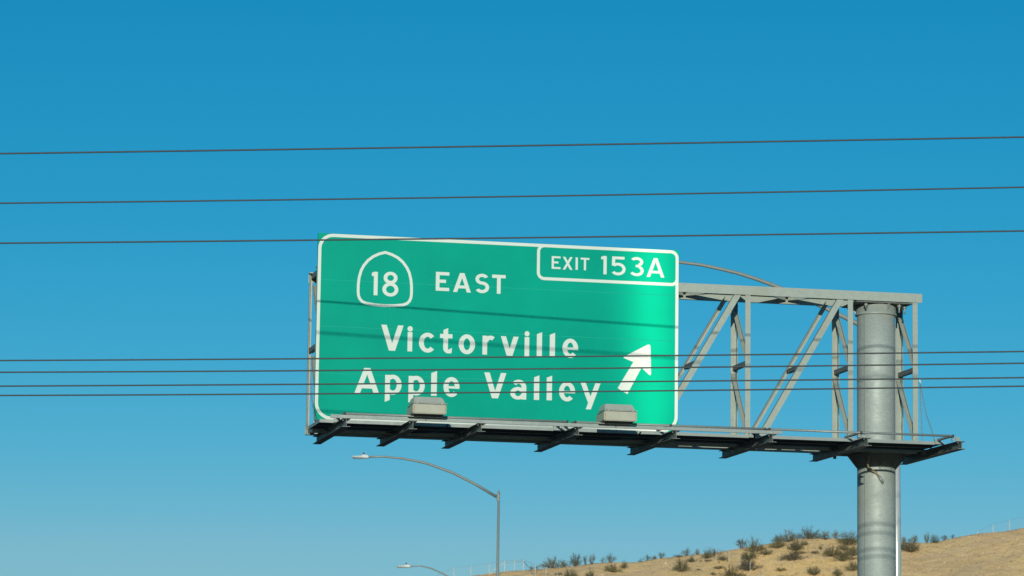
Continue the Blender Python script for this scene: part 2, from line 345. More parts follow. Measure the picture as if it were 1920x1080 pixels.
for k in range(6):
    x0, x1 = NODES[k], NODES[k + 1]
    if k < 5:
        for y, sy in ((YF, 1), (YB, -1)):
            off = 0.0
            p0 = Vector((x0 + 0.20, y + sy * 0.011, ZB + 0.09)); p1 = Vector((x1 - 0.135, y + sy * 0.011, ZT - 0.09)); dd = (p1 - p0).normalized()
            nn = Vector((-dd.z, 0, dd.x)); c0 = -nn * 0.05
            if sy < 0:
                bm = B(); bar(bm, p0 + nn * 0.045, p1 + nn * 0.045, -nn, -Y, 0, 0.075, 0, 0.009); bar(bm, p0 + nn * 0.045, p1 + nn * 0.045, nn, -Y, -0.009, 0.0, 0.009, 0.07)
            else:
                bm = B(); bar(bm, p0 + nn * 0.05, p1 + nn * 0.05, -nn, Y, 0, 0.10, 0, 0.009); bar(bm, p0 + nn * 0.05, p1 + nn * 0.05, nn, Y, -0.009, 0.0, 0.009, 0.08)
            gp('diagonal', bm, M['steel'])
        mid = (Vector((x0 + 0.2, 0, ZB + 0.09)) + Vector((x1 - 0.135, 0, ZT - 0.09))) / 2
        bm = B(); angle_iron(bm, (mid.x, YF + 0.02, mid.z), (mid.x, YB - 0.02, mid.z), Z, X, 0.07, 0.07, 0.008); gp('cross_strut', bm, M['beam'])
    # horizontal bracing, alternating, top and bottom
    for z, sg in ((ZT - 0.030, -1), (ZB + 0.030, 1)):
        if k == 5: continue
        xm = (x0 + x1) / 2
        for (xa, ya), (xb, yb) in ((((x0 + 0.15), 0.10), (xm, D - 0.10)), ((xm + 0.04, D - 0.10), (x1 - 0.15, 0.10))):
            if z > 1 and xb > 9.0: xb = 8.95
            dv = Vector((xb - xa, yb - ya, 0)).normalized(); nv = Vector((-dv.y, dv.x, 0))
            bm = B(); angle_iron(bm, (xa, ya, z), (xb, yb, z), Z * sg, nv, 0.065, 0.065, 0.008); gp('lateral_brace', bm, M['steel'])
        bm = B(); box(bm, xm - 0.10, xm + 0.14, D - 0.20, D - 0.02, z + (0.002 if sg < 0 else -0.012), z + (0.012 if sg < 0 else -0.002)); gp('joint_plate', bm, M['steel'])
# end connection plate marks on the front top chord
bm = B(); box(bm, 10.235, 10.243, -0.003, 0.0, ZT - 0.175, ZT + 0.006); gp('splice_weld', bm, M['pipe'])

# ------------------------------------------------------------------ walkway brackets (I beams), grating, channel, folded railing
BS = [0.226, 1.285, 2.379, 3.953, 5.553, 7.154, 8.754, 10.355]
for k, x in enumerate(BS):
    y0, y1 = -1.91, 1.0
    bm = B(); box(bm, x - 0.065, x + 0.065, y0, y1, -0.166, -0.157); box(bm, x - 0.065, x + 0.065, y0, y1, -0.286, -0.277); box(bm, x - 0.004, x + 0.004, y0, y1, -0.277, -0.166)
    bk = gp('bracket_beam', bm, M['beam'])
    for yy in (-1.86, -0.6, 0.16):
        bm = B(); tube(bm, [(x - 0.045, yy, -0.19), (x - 0.045, yy, -0.166)], 0.011, 6); gp('bolt', bm, M['pipe'], bk)
ZG = -0.104                                                       # top of the walkway
def frame(name, y, zt, zb, dy, x0=-0.075, x1=10.31):
    bm = B(); box(bm, x0, x1, y, y + dy, zb, zt); return bm
walk = gp('walkway', box(B(), -0.075, 10.32, -1.205, -1.197, -0.156, -0.104), M['pipe'])
bm = box(B(), -0.075, 10.32, -1.197, -1.165, -0.156, -0.150); gp('edge_flange', bm, M['pipe'], walk)
bm = box(B(), -0.075, 10.32, -0.075, -0.067, -0.156, -0.104); gp('edge_angle', bm, M['pipe'], walk)
bm = box(B(), -0.06, 10.30, -0.66, -0.60, -0.156, -0.148); gp('centre_stringer', bm, M['beam'], walk)
bm = B(); box(bm, -0.085, -0.077, -1.2, -0.07, -0.156, -0.104); gp('end_angle', bm, M['pipe'], walk)
bm = B()
for k in range(34):
    yy = -1.16 + k * 0.0318; box(bm, -0.07, 10.31, yy, yy + 0.005, -0.140, -0.110)
for k in range(103): xx = -0.02 + k * 0.1; box(bm, xx, xx + 0.006, -1.162, -0.08, -0.1095, -0.1040)
g_o = gp('grating', bm, M['dark_steel'], walk); g_o['kind'] = 'stuff'
# strip and pipe carried behind the grating, under the sign
bm = box(B(), 0.30, 10.25, -0.045, -0.012, -0.200, -0.1605); gp('stringer', bm, M['steel'])
bm = box(B(), 0.35, 9.9, 0.34, 0.40, -0.200, -0.175); gp('stringer', bm, M['steel'])
# channel that carries the lights
bm = B(); box(bm, -0.03, 7.30, -1.945, -1.938, -0.156, -0.104); box(bm, -0.03, 7.30, -1.938, -1.90, -0.111, -0.104); box(bm, -0.03, 7.30, -1.938, -1.90, -0.156, -0.149)
ch = gp('light_channel', bm, M['pipe'])
# folded railing: three loops of pipe lying on the channel
ZR = -0.082; RP_ = 0.0185
for x0, x1, xm in ((0.19, 3.755, None), (3.885, 7.015, 5.45), (7.085, 10.19, 8.63)):
    bm = B(); tube(bm, [(x0, -1.925, ZR), (x1, -1.925, ZR)], RP_, 10); rl = gp('folded_railing', bm, M['pipe'])
    for xx in (x0, x1, xm):
        if xx is None: continue
        bm = B(); tube(bm, [(xx, -1.965, ZR), (xx, -1.13, ZR)], RP_ * 1.15, 10, caps=False); tube(bm, [(xx, -1.965, ZR), (xx, -1.93, ZR)], RP_ * 0.8, 10); gp('rail_post', bm, M['pipe'], rl)
        bm = B(); tube(bm, [(xx, -1.9655, ZR), (xx, -1.955, ZR)], RP_ * 0.79, 10); gp('open_end', bm, M['rubber'], rl)
    for xx in (x0, x1):
        bm = B(); box(bm, xx - 0.05, xx + 0.05, -1.24, -1.206, -0.15, -0.07); gp('hinge_bracket', bm, M['pipe'], rl)
for x in (8.754, 10.355):
    bm = B(); box(bm, x - 0.16, x - 0.12, -1.90, -1.86, -0.156, -0.10); box(bm, x - 0.10, x - 0.03, -1.895, -1.885, -0.156, -0.09)
    gp('rail_rest', bm, M['pipe'])
bm = B(); box(bm, -0.02, 0.30, -0.055, 0.0, -0.205, -0.162); box(bm, 0.02, 0.10, -0.07, -0.055, -0.20, -0.13); gp('end_clip', bm, M['steel'])
bm = B(); box(bm, 10.20, 10.26, -0.50, -0.40, -0.24, -0.17); gp('end_clip', bm, M['beam'])

# chains at both open ends of the walkway
def chain(name, pts, n):
    bm = B(); pts = [Vector(p) for p in pts]
    L_ = [0]
    for a, b in zip(pts, pts[1:]): L_.append(L_[-1] + (b - a).length)
    for k in range(n):
        s = L_[-1] * (k + 0.5) / n
        for i in range(len(pts) - 1):
            if s <= L_[i + 1]: break
        c = pts[i].lerp(pts[i + 1], (s - L_[i]) / (L_[i + 1] - L_[i])); d = (pts[i + 1] - pts[i]).normalized()
        a = (X if k % 2 else Y); a = (a - d * a.dot(d)).normalized(); hl = L_[-1] / n * 0.72; hw = 0.011
        loop = [c + d * (hl * math.sin(t)) + a * (hw * math.cos(t)) for t in [j * math.pi / 4 for j in range(8)]]
        tube(bm, loop + [loop[0]], 0.0030, 5, caps=False)
    gp(name, bm, M['pipe'])
chain('safety_chain', [(10.315, -0.01, 1.02), (10.33, -0.03, 0.5), (10.335, -0.06, -0.02), (10.33, -0.07, -0.10)], 38)
chain('safety_chain', [(10.315, -0.02, 1.00), (10.36, -0.2, 0.45), (10.385, -0.45, 0.10), (10.39, -0.55, -0.10)], 40)
chain('safety_chain', [(-0.055, -0.02, 0.93), (-0.06, -0.1, 0.45), (-0.065, -0.5, 0.05), (-0.06, -0.75, -0.10)], 44)
bm = B(); tube(bm, [(10.33, -0.01, 1.00), (10.31, -0.01, 1.06)], 0.014, 8); gp('chain_hook', bm, M['white'])

# hanging conduit below the walkway, by the column
bm = B(); tube(bm, [(9.45, -0.02, -0.16), (9.42, 0.0, -0.27), (9.40, 0.03, -0.38), (9.43, 0.07, -0.44), (9.50, 0.09, -0.49), (9.58, 0.10, -0.53), (9.632, 0.10, -0.60)], 0.019, 10); cn = gp('flexible_conduit', bm, M['conduit'])
bm = B(); tube(bm, [(9.625, 0.10, -0.585), (9.690, 0.10, -0.690)], 0.027, 10); tube(bm, [(9.690, 0.10, -0.690), (9.700, 0.10, -0.706)], 0.018, 8); gp('connector', bm, M['pipe'], cn)
for x in (1.75, 4.90):
    bm = B(); tube(bm, [(x + 0.15, -1.6, -0.17), (x + 0.12, -1.45, -0.24), (x - 0.10, -1.1, -0.25), (x - 0.38, -0.7, -0.22), (x - 0.62, -0.4, -0.19)], 0.012, 8); gp('light_cable', bm, M['rubber'])

# ------------------------------------------------------------------ two sign lights
def sign_light(x0, label):
    wd = 0.535; t = thing('sign_light', label, 'light fixture', (x0 + wd / 2, -1.92, Z0 - 0.104), 'sign lights on the walkway channel')
    def lp(name, bm, m, parent=t, smooth=False):
        bm.transform(Matrix.Translation((0, 1.92, 0.104))); return link(name, bm, m, parent, smooth)
    h = wd / 2
    bm = B(); prof = [(-2.24, -0.072), (-1.70, -0.072), (-1.70, 0.058), (-2.24, 0.078)]
    for s in (-1, 1): pass
    va = [bm.verts.new((-h, y, z)) for y, z in prof]; vb = [bm.verts.new((h, y, z)) for y, z in prof]
    bm.faces.new(va); bm.faces.new(vb[::-1])
    for i in range(4): bm.faces.new((va[i], vb[i], vb[(i + 1) % 4], va[(i + 1) % 4]))
    bmesh.ops.recalc_face_normals(bm, faces=bm.faces); bmesh.ops.bevel(bm, geom=bm.edges[:], offset=0.012, segments=2, affect='EDGES')
    lp('housing', bm, M['housing'])
    bm = B(); box(bm, -h + 0.01, h + 0.015, -2.215, -1.70, 0.062, 0.072)
    bmesh.ops.rotate(bm, verts=bm.verts, cent=(0, -1.95, 0.067), matrix=Matrix.Rotation(R(-2.0), 3, 'X'))
    bmesh.ops.translate(bm, verts=bm.verts, vec=(0, 0, 0.018)); lp('lid', bm, M['hood'])
    bm = B(); lo = [(-h + 0.03, -2.19), (h - 0.005, -2.19), (h - 0.005, -1.72), (-h + 0.03, -1.72)]; hi = [(-h + 0.045, -2.11), (h - 0.045, -2.11), (h - 0.045, -1.80), (-h + 0.045, -1.80)]
    va = [bm.verts.new((x, y, 0.098)) for x, y in lo]; vb = [bm.verts.new((x, y, 0.205)) for x, y in hi]
    bm.faces.new(va[::-1]); bm.faces.new(vb)
    for i in range(4): bm.faces.new((va[i], va[(i + 1) % 4], vb[(i + 1) % 4], vb[i]))
    bmesh.ops.bevel(bm, geom=bm.edges[:], offset=0.014, segments=2, affect='EDGES'); lp('hood', bm, M['hood'])
    for s in (-h + 0.07, h - 0.07):
        bm = B(); box(bm, s - 0.016, s + 0.016, -2.235, -2.20, 0.070, 0.115); lp('latch', bm, M['pipe'])
    for s in (-h + 0.022, h - 0.020):
        bm = B(); box(bm, s - 0.007, s + 0.007, -2.2425, -2.2395, -0.05, 0.06); lp('rust_streak', bm, M['rust'])
    bm = B(); box(bm, -h - 0.03, h - 0.02, -2.06, -1.78, -0.104, -0.0965); lp('base_plate', bm, M['housing'])
    bm = B(); box(bm, -h + 0.06, h - 0.06, -2.04, -1.80, -0.0965, -0.073); lp('mount_block', bm, M['beam'])
    bm = B(); box(bm, -0.006, 0.006, -1.9475, -1.9455, -0.154, -0.108); lp('cable_tie', bm, M['rubber'])
sign_light(1.215, 'beige box sign light on the walkway edge, below the word Apple')
sign_light(4.283, 'beige box sign light on the walkway edge, right of the word Valley')

# ------------------------------------------------------------------ the sign
W_, H_ = 6.068, 3.05; YS = -0.12; SX = 0.0
sign = thing('highway_sign', 'large green exit sign reading 18 East, Victorville, Apple Valley, Exit 153A, with white arrow', 'road sign', (W_ / 2, YS, Z0))
def sp(name, bm, m, parent=sign, smooth=False):
    bm.transform(Matrix.Translation((-W_ / 2, -YS, 0))); return link(name, bm, m, parent, smooth)
for k in range(4):
    z0 = k * 0.7625 + (0.001 if k else 0); z1 = (k + 1) * 0.7625 - (0.001 if k < 3 else 0)
    bm = B(); box(bm, 0, W_, YS, YS + 0.055, z0, z1)
    bmesh.ops.bevel(bm, geom=[e for e in bm.edges if all(abs(v.co.y - YS) < 1e-6 for v in e.verts)], offset=0.001, segments=1, affect='EDGES')
    bm.normal_update()
    for f in bm.faces:
        f.material_index = 0 if abs(f.normal.y) > 0.9 and f.normal.y < 0 else 1
    pn = sp('panel', bm, None); pn.data.materials.clear(); pn.data.materials.append(M['green']); pn.data.materials.append(M['panel_edge'])
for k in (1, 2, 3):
    z = k * 0.7625; bm = box(B(), 0.001, W_ - 0.001, YS - 0.0008, YS - 0.0001, z - 0.003, z + 0.003); sp('painted_lit_seam', bm, M['lit_seam'])  # lighter strip painted along each joint, where panel edges catch the sun
for x in (0.5, 2.2, 3.9, 5.6):
    bm = box(B(), x - 0.04, x + 0.04, YS + 0.056, -0.002, 0.02, 3.02); sp('mounting_post', bm, M['panel_back'])

LAY = [0]
def prism(bm, poly, y=None, th=0.0009):
    """flat piece of sheeting film; poly in (x, z), counter-clockwise seen from the road"""
    if y is None: LAY[0] = (LAY[0] + 1) % 4; y = YS - th - 0.0004 - 0.00035 * LAY[0]
    f = [bm.verts.new((x, y, z)) for x, z in poly]; b = [bm.verts.new((x, YS - 0.0001, z)) for x, z in poly]
    bm.faces.new(f)
    n = len(poly)
    for i in range(n): bm.faces.new((f[i], b[i], b[(i + 1) % n], f[(i + 1) % n]))
def ccw(poly):
    a = sum(poly[i][0] * poly[(i + 1) % len(poly)][1] - poly[(i + 1) % len(poly)][0] * poly[i][1] for i in range(len(poly)))
    return poly if a > 0 else poly[::-1]
def P(bm, *poly): prism(bm, ccw(list(poly)))
def arc(bm, cx, cz, rx, rz, t, a0, a1, tz=None, n=None):
    """an elliptical stroke: outer radii rx, rz, width t, from a0 to a1 degrees"""
    tz = tz or t; n = n or max(6, int(abs(a1 - a0) / 9)); an = [R(a0 + (a1 - a0) * i / n) for i in range(n + 1)]
    out = [(cx + rx * math.cos(a), cz + rz * math.sin(a)) for a in an]; inn = [(cx + (rx - t) * math.cos(a), cz + (rz - tz) * math.sin(a)) for a in an]
    LAY[0] = (LAY[0] + 1) % 4; y = YS - 0.0013 - 0.00035 * LAY[0]
    fo = [bm.verts.new((x, y, z)) for x, z in out]; fi = [bm.verts.new((x, y, z)) for x, z in inn]
    for i in range(n):
        q = (fo[i], fo[i + 1], fi[i + 1], fi[i]); f = bm.faces.new(q if a1 > a0 else q[::-1])
def glyph(ch, x0, x1, z0, z1, t):
    bm = B(); w_ = x1 - x0; h = z1 - z0; cx = (x0 + x1) / 2; cz = (z0 + z1) / 2; th = t * 0.86
    if ch == 'E':
        P(bm, (x0, z0), (x0 + t, z0), (x0 + t, z1), (x0, z1)); P(bm, (x0, z1 - th), (x1, z1 - th), (x1, z1), (x0, z1)); P(bm, (x0, z0), (x1, z0), (x1, z0 + th), (x0, z0 + th))
        P(bm, (x0, cz - th * .42), (x1 - w_ * .24, cz - th * .42), (x1 - w_ * .24, cz + th * .58), (x0, cz + th * .58))
    elif ch == 'T':
        P(bm, (x0, z1 - th), (x1, z1 - th), (x1, z1), (x0, z1)); P(bm, (cx - t / 2, z0), (cx + t / 2, z0), (cx + t / 2, z1), (cx - t / 2, z1))
    elif ch == 'I': P(bm, (x0, z0), (x1, z0), (x1, z1), (x0, z1))
    elif ch == 'X':
        k = t * 1.18; P(bm, (x0, z0), (x0 + k, z0), (x1, z1), (x1 - k, z1)); P(bm, (x0, z1), (x0 + k, z1), (x1, z0), (x1 - k, z0))
    elif ch == 'A':
        k = t * 1.08; a = w_ * .5
        P(bm, (x0, z0), (x0 + k, z0), (cx + k * .42, z1), (cx - k * .56, z1)); P(bm, (x1, z0), (x1 - k, z0), (cx - k * .42, z1), (cx + k * .56, z1))
        zb = z0 + h * .20; q = .2 * a * .9; P(bm, (x0 + q + k * .4, zb), (x1 - q - k * .4, zb), (x1 - q - k * .6, zb + th * .92), (x0 + q + k * .6, zb + th * .92))
    elif ch in 'Vv':
        k = t * 1.08; P(bm, (x0, z1), (x0 + k, z1), (cx + k * .42, z0), (cx - k * .56, z0)); P(bm, (x1, z1), (x1 - k, z1), (cx - k * .42, z0), (cx + k * .56, z0))
    elif ch == 'y':
        k = t * 1.08; zb = z0 + h * .265
        P(bm, (x0, z1), (x0 + k, z1), (cx + k * .42, zb), (cx - k * .50, zb)); s = (x1 - k - cx + k * .42) / (z1 - zb)
        P(bm, (x1, z1), (x1 - k, z1), (x1 - k - s * h * 1.0, z0), (x1 - s * h * 1.0, z0))
    elif ch == 'l': P(bm, (x0, z0), (x1, z0), (x1, z1), (x0, z1 - t * .42))
    elif ch == 'i':
        s = z0 + h * .762; P(bm, (cx - t / 2, z0), (cx + t / 2, z0), (cx + t / 2, s), (cx - t / 2, s)); r = w_ / 2
        P(bm, *[(cx + r * math.cos(k * math.pi / 12), z1 - r * 1.03 + r * 1.03 * math.sin(k * math.pi / 12)) for k in range(24)])
    elif ch == 'o': arc(bm, cx, cz, w_ / 2, h / 2, t, 0, 360, th * .95, 40)
    elif ch == 'c': arc(bm, cx + w_ * .04, cz, w_ / 2 + w_ * .04, h / 2, t, 42, 318, th * .95, 34)
    elif ch == 'e':
        arc(bm, cx, cz, w_ / 2, h / 2, t, -2, 316, th * .95, 38); P(bm, (x0 + t * .5, cz - th * .36), (x1 - .001, cz - th * .36), (x1 - .001, cz + th * .20), (x0 + t * .5, cz + th * .20))
    elif ch == 'r':
        P(bm, (x0, z0), (x0 + t, z0), (x0 + t, z1 - .004), (x0, z1 - .004)); arc(bm, x0 + w_ * .66, z0 + h * .62, w_ * .56, h * .38, t * .9, 52, 168, th, 12)
    elif ch == 't':
        xs = x0 + w_ * .27; P(bm, (xs, z0 + h * .18), (xs + t, z0 + h * .18), (xs + t, z1), (xs, z1 - t * .42)); zb = z0 + h * .60
        P(bm, (x0, zb), (x1, zb), (x1, zb + th * 1.0), (x0, zb + th * 1.0)); arc(bm, xs + w_ * .40, z0 + h * .205, w_ * .40, h * .205, t, 180, 284, th * .95, 12)
        P(bm, (xs + w_ * .38, z0), (x1 - w_ * .06, z0 + .004), (x1 - .004, z0 + th * 1.35), (xs + w_ * .44, z0 + th * .95))
    elif ch == 'p':
        zb = z0 + h * .272; P(bm, (x0, z0), (x0 + t, z0 + t * .42), (x0 + t, z1 - .006), (x0, z1 - .006)); arc(bm, x0 + w_ * .47, (zb + z1) / 2, w_ * .53, (z1 - zb) / 2, t, -128, 128, th * .95, 30)
    elif ch == 'a':
        P(bm, (x1 - t, z0 + .004), (x1, z0 + .004), (x1, z0 + h * .62), (x1 - t, z0 + h * .62)); arc(bm, cx + w_ * .02, z0 + h * .62, w_ * .48, h * .38, t, 0, 146, th * .95, 18)
        arc(bm, cx - w_ * .02, z0 + h * .315, w_ * .48, h * .315, t, 20, 340, th * .80, 30)
    elif ch == '1':
        P(bm, (x1 - t, z0), (x1, z0), (x1, z1), (x1 - t, z1 - .001)); P(bm, (x0, z1 - h * .185), (x1 - t * .5, z1 - h * .185), (x1 - t * .5, z1), (x1 - t * 1.0, z1), (x0, z1 - h * .055))
    elif ch == '8':
        hu = h * .50; arc(bm, cx, z1 - hu / 2, w_ * .435, hu / 2, t * .98, 0, 360, th, 36); hl = h * .565; arc(bm, cx, z0 + hl / 2, w_ / 2, hl / 2, t, 0, 360, th, 40)
    elif ch == '3':
        hu = h * .50; arc(bm, cx, z1 - hu / 2 - .0, w_ * .46, hu / 2, t, 146, -62, th, 22); hl = h * .58; arc(bm, cx, z0 + hl / 2, w_ / 2, hl / 2, t, 58, -150, th, 24)
        zc = z0 + h * .53; P(bm, (cx - w_ * .06, zc - th * .45), (cx + w_ * .22, zc - th * .5), (cx + w_ * .22, zc + th * .5), (cx - w_ * .06, zc + th * .45))
    elif ch == '5':
        P(bm, (x0 + w_ * .05, z1 - th), (x1 - w_ * .08, z1 - th), (x1 - w_ * .08, z1), (x0 + w_ * .05, z1)); P(bm, (x0 + w_ * .03, z0 + h * .50), (x0 + w_ * .03 + t, z0 + h * .555), (x0 + w_ * .06 + t, z1), (x0 + w_ * .05, z1))
        arc(bm, cx - w_ * .04, z0 + h * .335, w_ * .54, h * .335, t, 138, -142, th, 30)
    elif ch == 'S':
        zm = z0 + h * .52; rb = (zm + th / 2 - z0) / 2; ru = (z1 - zm + th / 2) / 2
        arc(bm, cx, z1 - ru, w_ * .47, ru, t, 28, 270, th, 26); arc(bm, cx, z0 + rb, w_ * .50, rb, t, 90, -150, th, 26)
    return bm
TEXT = [('1',0.895,0.994,2.068,2.453,.064),('8',1.073,1.338,2.058,2.465,.062),
('E',1.957,2.181,2.189,2.500,.062),('A',2.247,2.544,2.181,2.498,.062),('S',2.611,2.849,2.182,2.502,.060),('T',2.897,3.124,2.184,2.497,.062),
('E',3.897,4.047,2.641,2.851,.036),('X',4.085,4.251,2.637,2.849,.036),('I',4.302,4.340,2.643,2.849,.036),('T',4.387,4.536,2.642,2.848,.036),
('1',4.737,4.831,2.590,2.895,.054),('5',4.913,5.154,2.583,2.895,.052),('3',5.220,5.464,2.584,2.902,.052),('A',5.515,5.820,2.580,2.899,.054),
('V',1.067,1.435,1.170,1.590,.084),('i',1.502,1.588,1.171,1.585,.078),('c',1.695,1.960,1.163,1.490,.080),('t',2.043,2.249,1.164,1.579,.078),('o',2.355,2.628,1.163,1.490,.082),('r',2.752,2.954,1.169,1.485,.078),('v',3.058,3.356,1.167,1.485,.080),('i',3.455,3.538,1.169,1.585,.078),('l',3.663,3.750,1.169,1.578,.084),('l',3.881,3.969,1.170,1.577,.084),('e',4.096,4.361,1.172,1.491,.080),
('A',0.647,1.055,0.454,0.871,.084),('p',1.148,1.421,0.331,0.778,.080),('p',1.535,1.803,0.334,0.775,.080),('l',1.909,2.003,0.459,0.866,.084),('e',2.114,2.380,0.451,0.777,.080),
('V',2.789,3.158,0.457,0.877,.084),('a',3.227,3.496,0.451,0.778,.080),('l',3.624,3.713,0.457,0.862,.084),('l',3.838,3.927,0.459,0.866,.084),('e',4.046,4.317,0.452,0.774,.080),('y',4.411,4.745,0.334,0.769,.080)]
for ch_, x0, x1, z0, z1, t_ in TEXT:
    sp('digit' if ch_ in '1358' else 'letter', glyph(ch_, x0, x1, z0, z1, t_), M['white'])
def ribbon(bm, pts, t, closed=True):
    """a constant-width stroke whose outer edge is pts (counter-clockwise), t wide inwards"""
    n = len(pts); inn = []
    for i in range(n):
        a, b, c_ = Vector(pts[i - 1]), Vector(pts[i]), Vector(pts[(i + 1) % n]); d = ((b - a).normalized() + (c_ - b).normalized()).normalized()
        nn = Vector((-d.y, d.x)); k = 1 / max(0.6, abs(nn.dot(Vector((-(b - a).normalized().y, (b - a).normalized().x))))); inn.append(b + nn * t * k)
    LAY[0] = (LAY[0] + 1) % 4; y = YS - 0.0013 - 0.00035 * LAY[0]
    fo = [bm.verts.new((p[0], y, p[1])) for p in pts]; fi = [bm.verts.new((p.x, y, p.y)) for p in inn]
    for i in range(n): j = (i + 1) % n; bm.faces.new((fo[i], fo[j], fi[j], fi[i]))
def round_rect(x0, x1, z0, z1, rad, n=9):
    pts = []; a_, b_2, c_2, d_2 = rad
    for cx, cz, a0, r in ((x1 - a_, z0 + a_, -90, a_), (x1 - b_2, z1 - b_2, 0, b_2), (x0 + c_2, z1 - c_2, 90, c_2), (x0 + d_2, z0 + d_2, 180, d_2)):
        pts += [(cx + r * math.cos(R(a0 + 90 * k / n)), cz + r * math.sin(R(a0 + 90 * k / n))) for k in range(n + 1)]
    return pts
bm = B(); ribbon(bm, round_rect(0.004, W_ - 0.004, 0.004, H_ - 0.004, (0.265, 0.135, 0.245, 0.275)), 0.052); sp('border', bm, M['white'])
bm = B(); ribbon(bm, round_rect(3.648, W_ - 0.006, 2.445, H_ - 0.006, (0.12, 0.133, 0.125, 0.125)), 0.050); sp('exit_number_border', bm, M['white'])
from mathutils.geometry import interpolate_bezier
shield = [(1.112, 2.804), (1.00, 2.772), (0.90, 2.722), (0.81, 2.650), (0.74, 2.560), (0.695, 2.470), (0.664, 2.350), (0.652, 2.230), (0.652, 2.110), (0.660, 2.045), (0.685, 1.985), (0.730, 1.938), (0.80, 1.908), (0.95, 1.888), (1.115, 1.881), (1.28, 1.888), (1.43, 1.908), (1.500, 1.938), (1.545, 1.985), (1.570, 2.045), (1.578, 2.110), (1.578, 2.230), (1.566, 2.350), (1.535, 2.470), (1.490, 2.560), (1.42, 2.650), (1.33, 2.722), (1.225, 2.772)]
bm = B(); ribbon(bm, shield, 0.045); sp('route_shield', bm, M['white'])
bm = B()
def rounded(poly, rad):
    out = []
    for i, (p, r) in enumerate(zip(poly, rad)):
        if r == 0: out.append(p); continue
        p = Vector(p); a = (Vector(poly[i - 1]) - p).normalized() * r; b = (Vector(poly[(i + 1) % len(poly)]) - p).normalized() * r
        for t in (0, .25, .5, .75, 1): out.append(tuple((p + a) * (1 - t) ** 2 + p * 2 * t * (1 - t) + (p + b) * t * t))
    return out
arrow = rounded([(5.590, 1.472), (5.112, 1.215), (5.300, 1.148), (5.037, 0.703), (5.203, 0.610), (5.440, 1.060), (5.605, 0.915)], [.07, .05, 0, 0, 0, 0, .06])
prism(bm, ccw(arrow)); sp('arrow', bm, M['white'])

# ------------------------------------------------------------------ street lamps
def lamp(px, py, ztop, arm, r_top, r_base, label, pole_mat, head_scale=1.0, cap=True):
    t = thing('street_lamp', label, 'street lamp', (px, py, 0))
    bm = B(); tube(bm, [(0, 0, -0.1), (0, 0, ztop * .5), (0, 0, ztop)], r_base, 20, r1=r_top); pole = link('pole', bm, pole_mat, t)
    bm = B(); tube(bm, [(0, 0, ztop), (0, 0, ztop + 0.05)], r_top * 1.25, 14); tube(bm, [(0, 0, ztop + .05), (0, 0, ztop + .11)], r_top * 0.6, 10); link('pole_cap', bm, M['pipe'], pole)
    bm = B(); tube(bm, [(0, 0, -0.1), (0, 0, 0.03)], r_base * 1.9, 4); link('base_flange', bm, M['steel'], pole)
    n = len(arm); bm = B(); tube(bm, [(x, 0, ztop + z) for x, z in arm], 0.028, 12, r1=0.048); link('arm', bm, M['lamp_pole'], t)
    bm = B(); x, z = arm[-1]; box(bm, -r_top * 1.5, r_top * 0.2, -r_top * 1.15, r_top * 1.15, ztop + z - 0.13, ztop + z + 0.10); link('arm_clamp', bm, M['lamp_pole'], pole)
    hx, hz = arm[0]; hz += ztop; s = head_scale
    bm = B()   # cobra head: tapered loft
    secs = [(0.02, .05, .045, .05), (-0.02, .09, .075, .06), (-0.20, .11, .095, .065), (-0.24, .12, .050, .055), (-0.40, .13, .035, .05), (-0.54, .10, .022, .035), (-0.60, .04, .008, .012)]
    rings = []
    for dx, wy, up, dn in secs:
        rings.append([bm.verts.new((hx + dx * s, wy * s * math.cos(a), hz + (up if math.sin(a) > 0 else dn) * s * math.sin(a))) for a in [k * math.pi / 6 for k in range(12)]])
    for A_, B_ in zip(rings, rings[1:]):
        for k in range(12): bm.faces.new((A_[k], B_[k], B_[(k + 1) % 12], A_[(k + 1) % 12]))
    bm.faces.new(rings[0]); bm.faces.new(rings[-1][::-1]); bmesh.ops.recalc_face_normals(bm, faces=bm.faces)
    hd = link('luminaire', bm, M['luminaire'], t)
    bm = B(); box(bm, hx - 0.52 * s, hx - 0.24 * s, -0.085 * s, 0.085 * s, hz - 0.075 * s, hz - 0.030 * s); link('lens', bm, M['glass'], hd)
    bm = B(); tube(bm, [(hx - 0.16 * s, 0, hz + 0.07 * s), (hx - 0.16 * s, 0, hz + 0.145 * s)], 0.035 * s, 10); link('photocell', bm, M['photocell'], hd)
    bm = B(); tube(bm, [(hx + 0.002, 0, hz), (hx + 0.05, 0, hz)], 0.045, 10); link('slip_fitter', bm, M['pipe'], hd)
lamp(14.11, 51.1, 10.51, [(-4.28, 1.03), (-3.77, 1.06), (-3.16, 1.02), (-2.70, 0.95), (-2.37, 0.89), (-1.5, 0.61), (-0.79, 0.28), (-0.07, -0.11)], 0.038, 0.075,
     'whole grey street lamp with curved arm standing below the left half of the green sign', M['lamp_pole'], 0.92)
lamp(25.64, 104.87, 10.49, [(-4.27, 1.02), (-3.72, 1.06), (-3.24, 0.96), (-2.79, 0.78), (-2.37, 0.58), (-1.5, 0.28), (-0.79, 0.10), (-0.07, -0.11)], 0.045, 0.075,
     'farthest street lamp, only its pale head and curved arm tip showing at the bottom edge', M['lamp_pole'], 1.15)
lamp(12.96, 8.86, 10.32, [(-5.0, 1.15), (-4.43, 1.14), (-4.01, 1.11), (-3.63, 1.05), (-3.25, 0.98), (-2.87, 0.88), (-2.48, 0.76), (-1.98, 0.58), (-1.42, 0.35), (-1.08, 0.21), (-0.83, 0.10), (-0.05, -0.3)], 0.060, 0.116,
     'street lamp behind the gantry, shiny pole right of the column, arm arching behind the sign', M['bright_pole'])

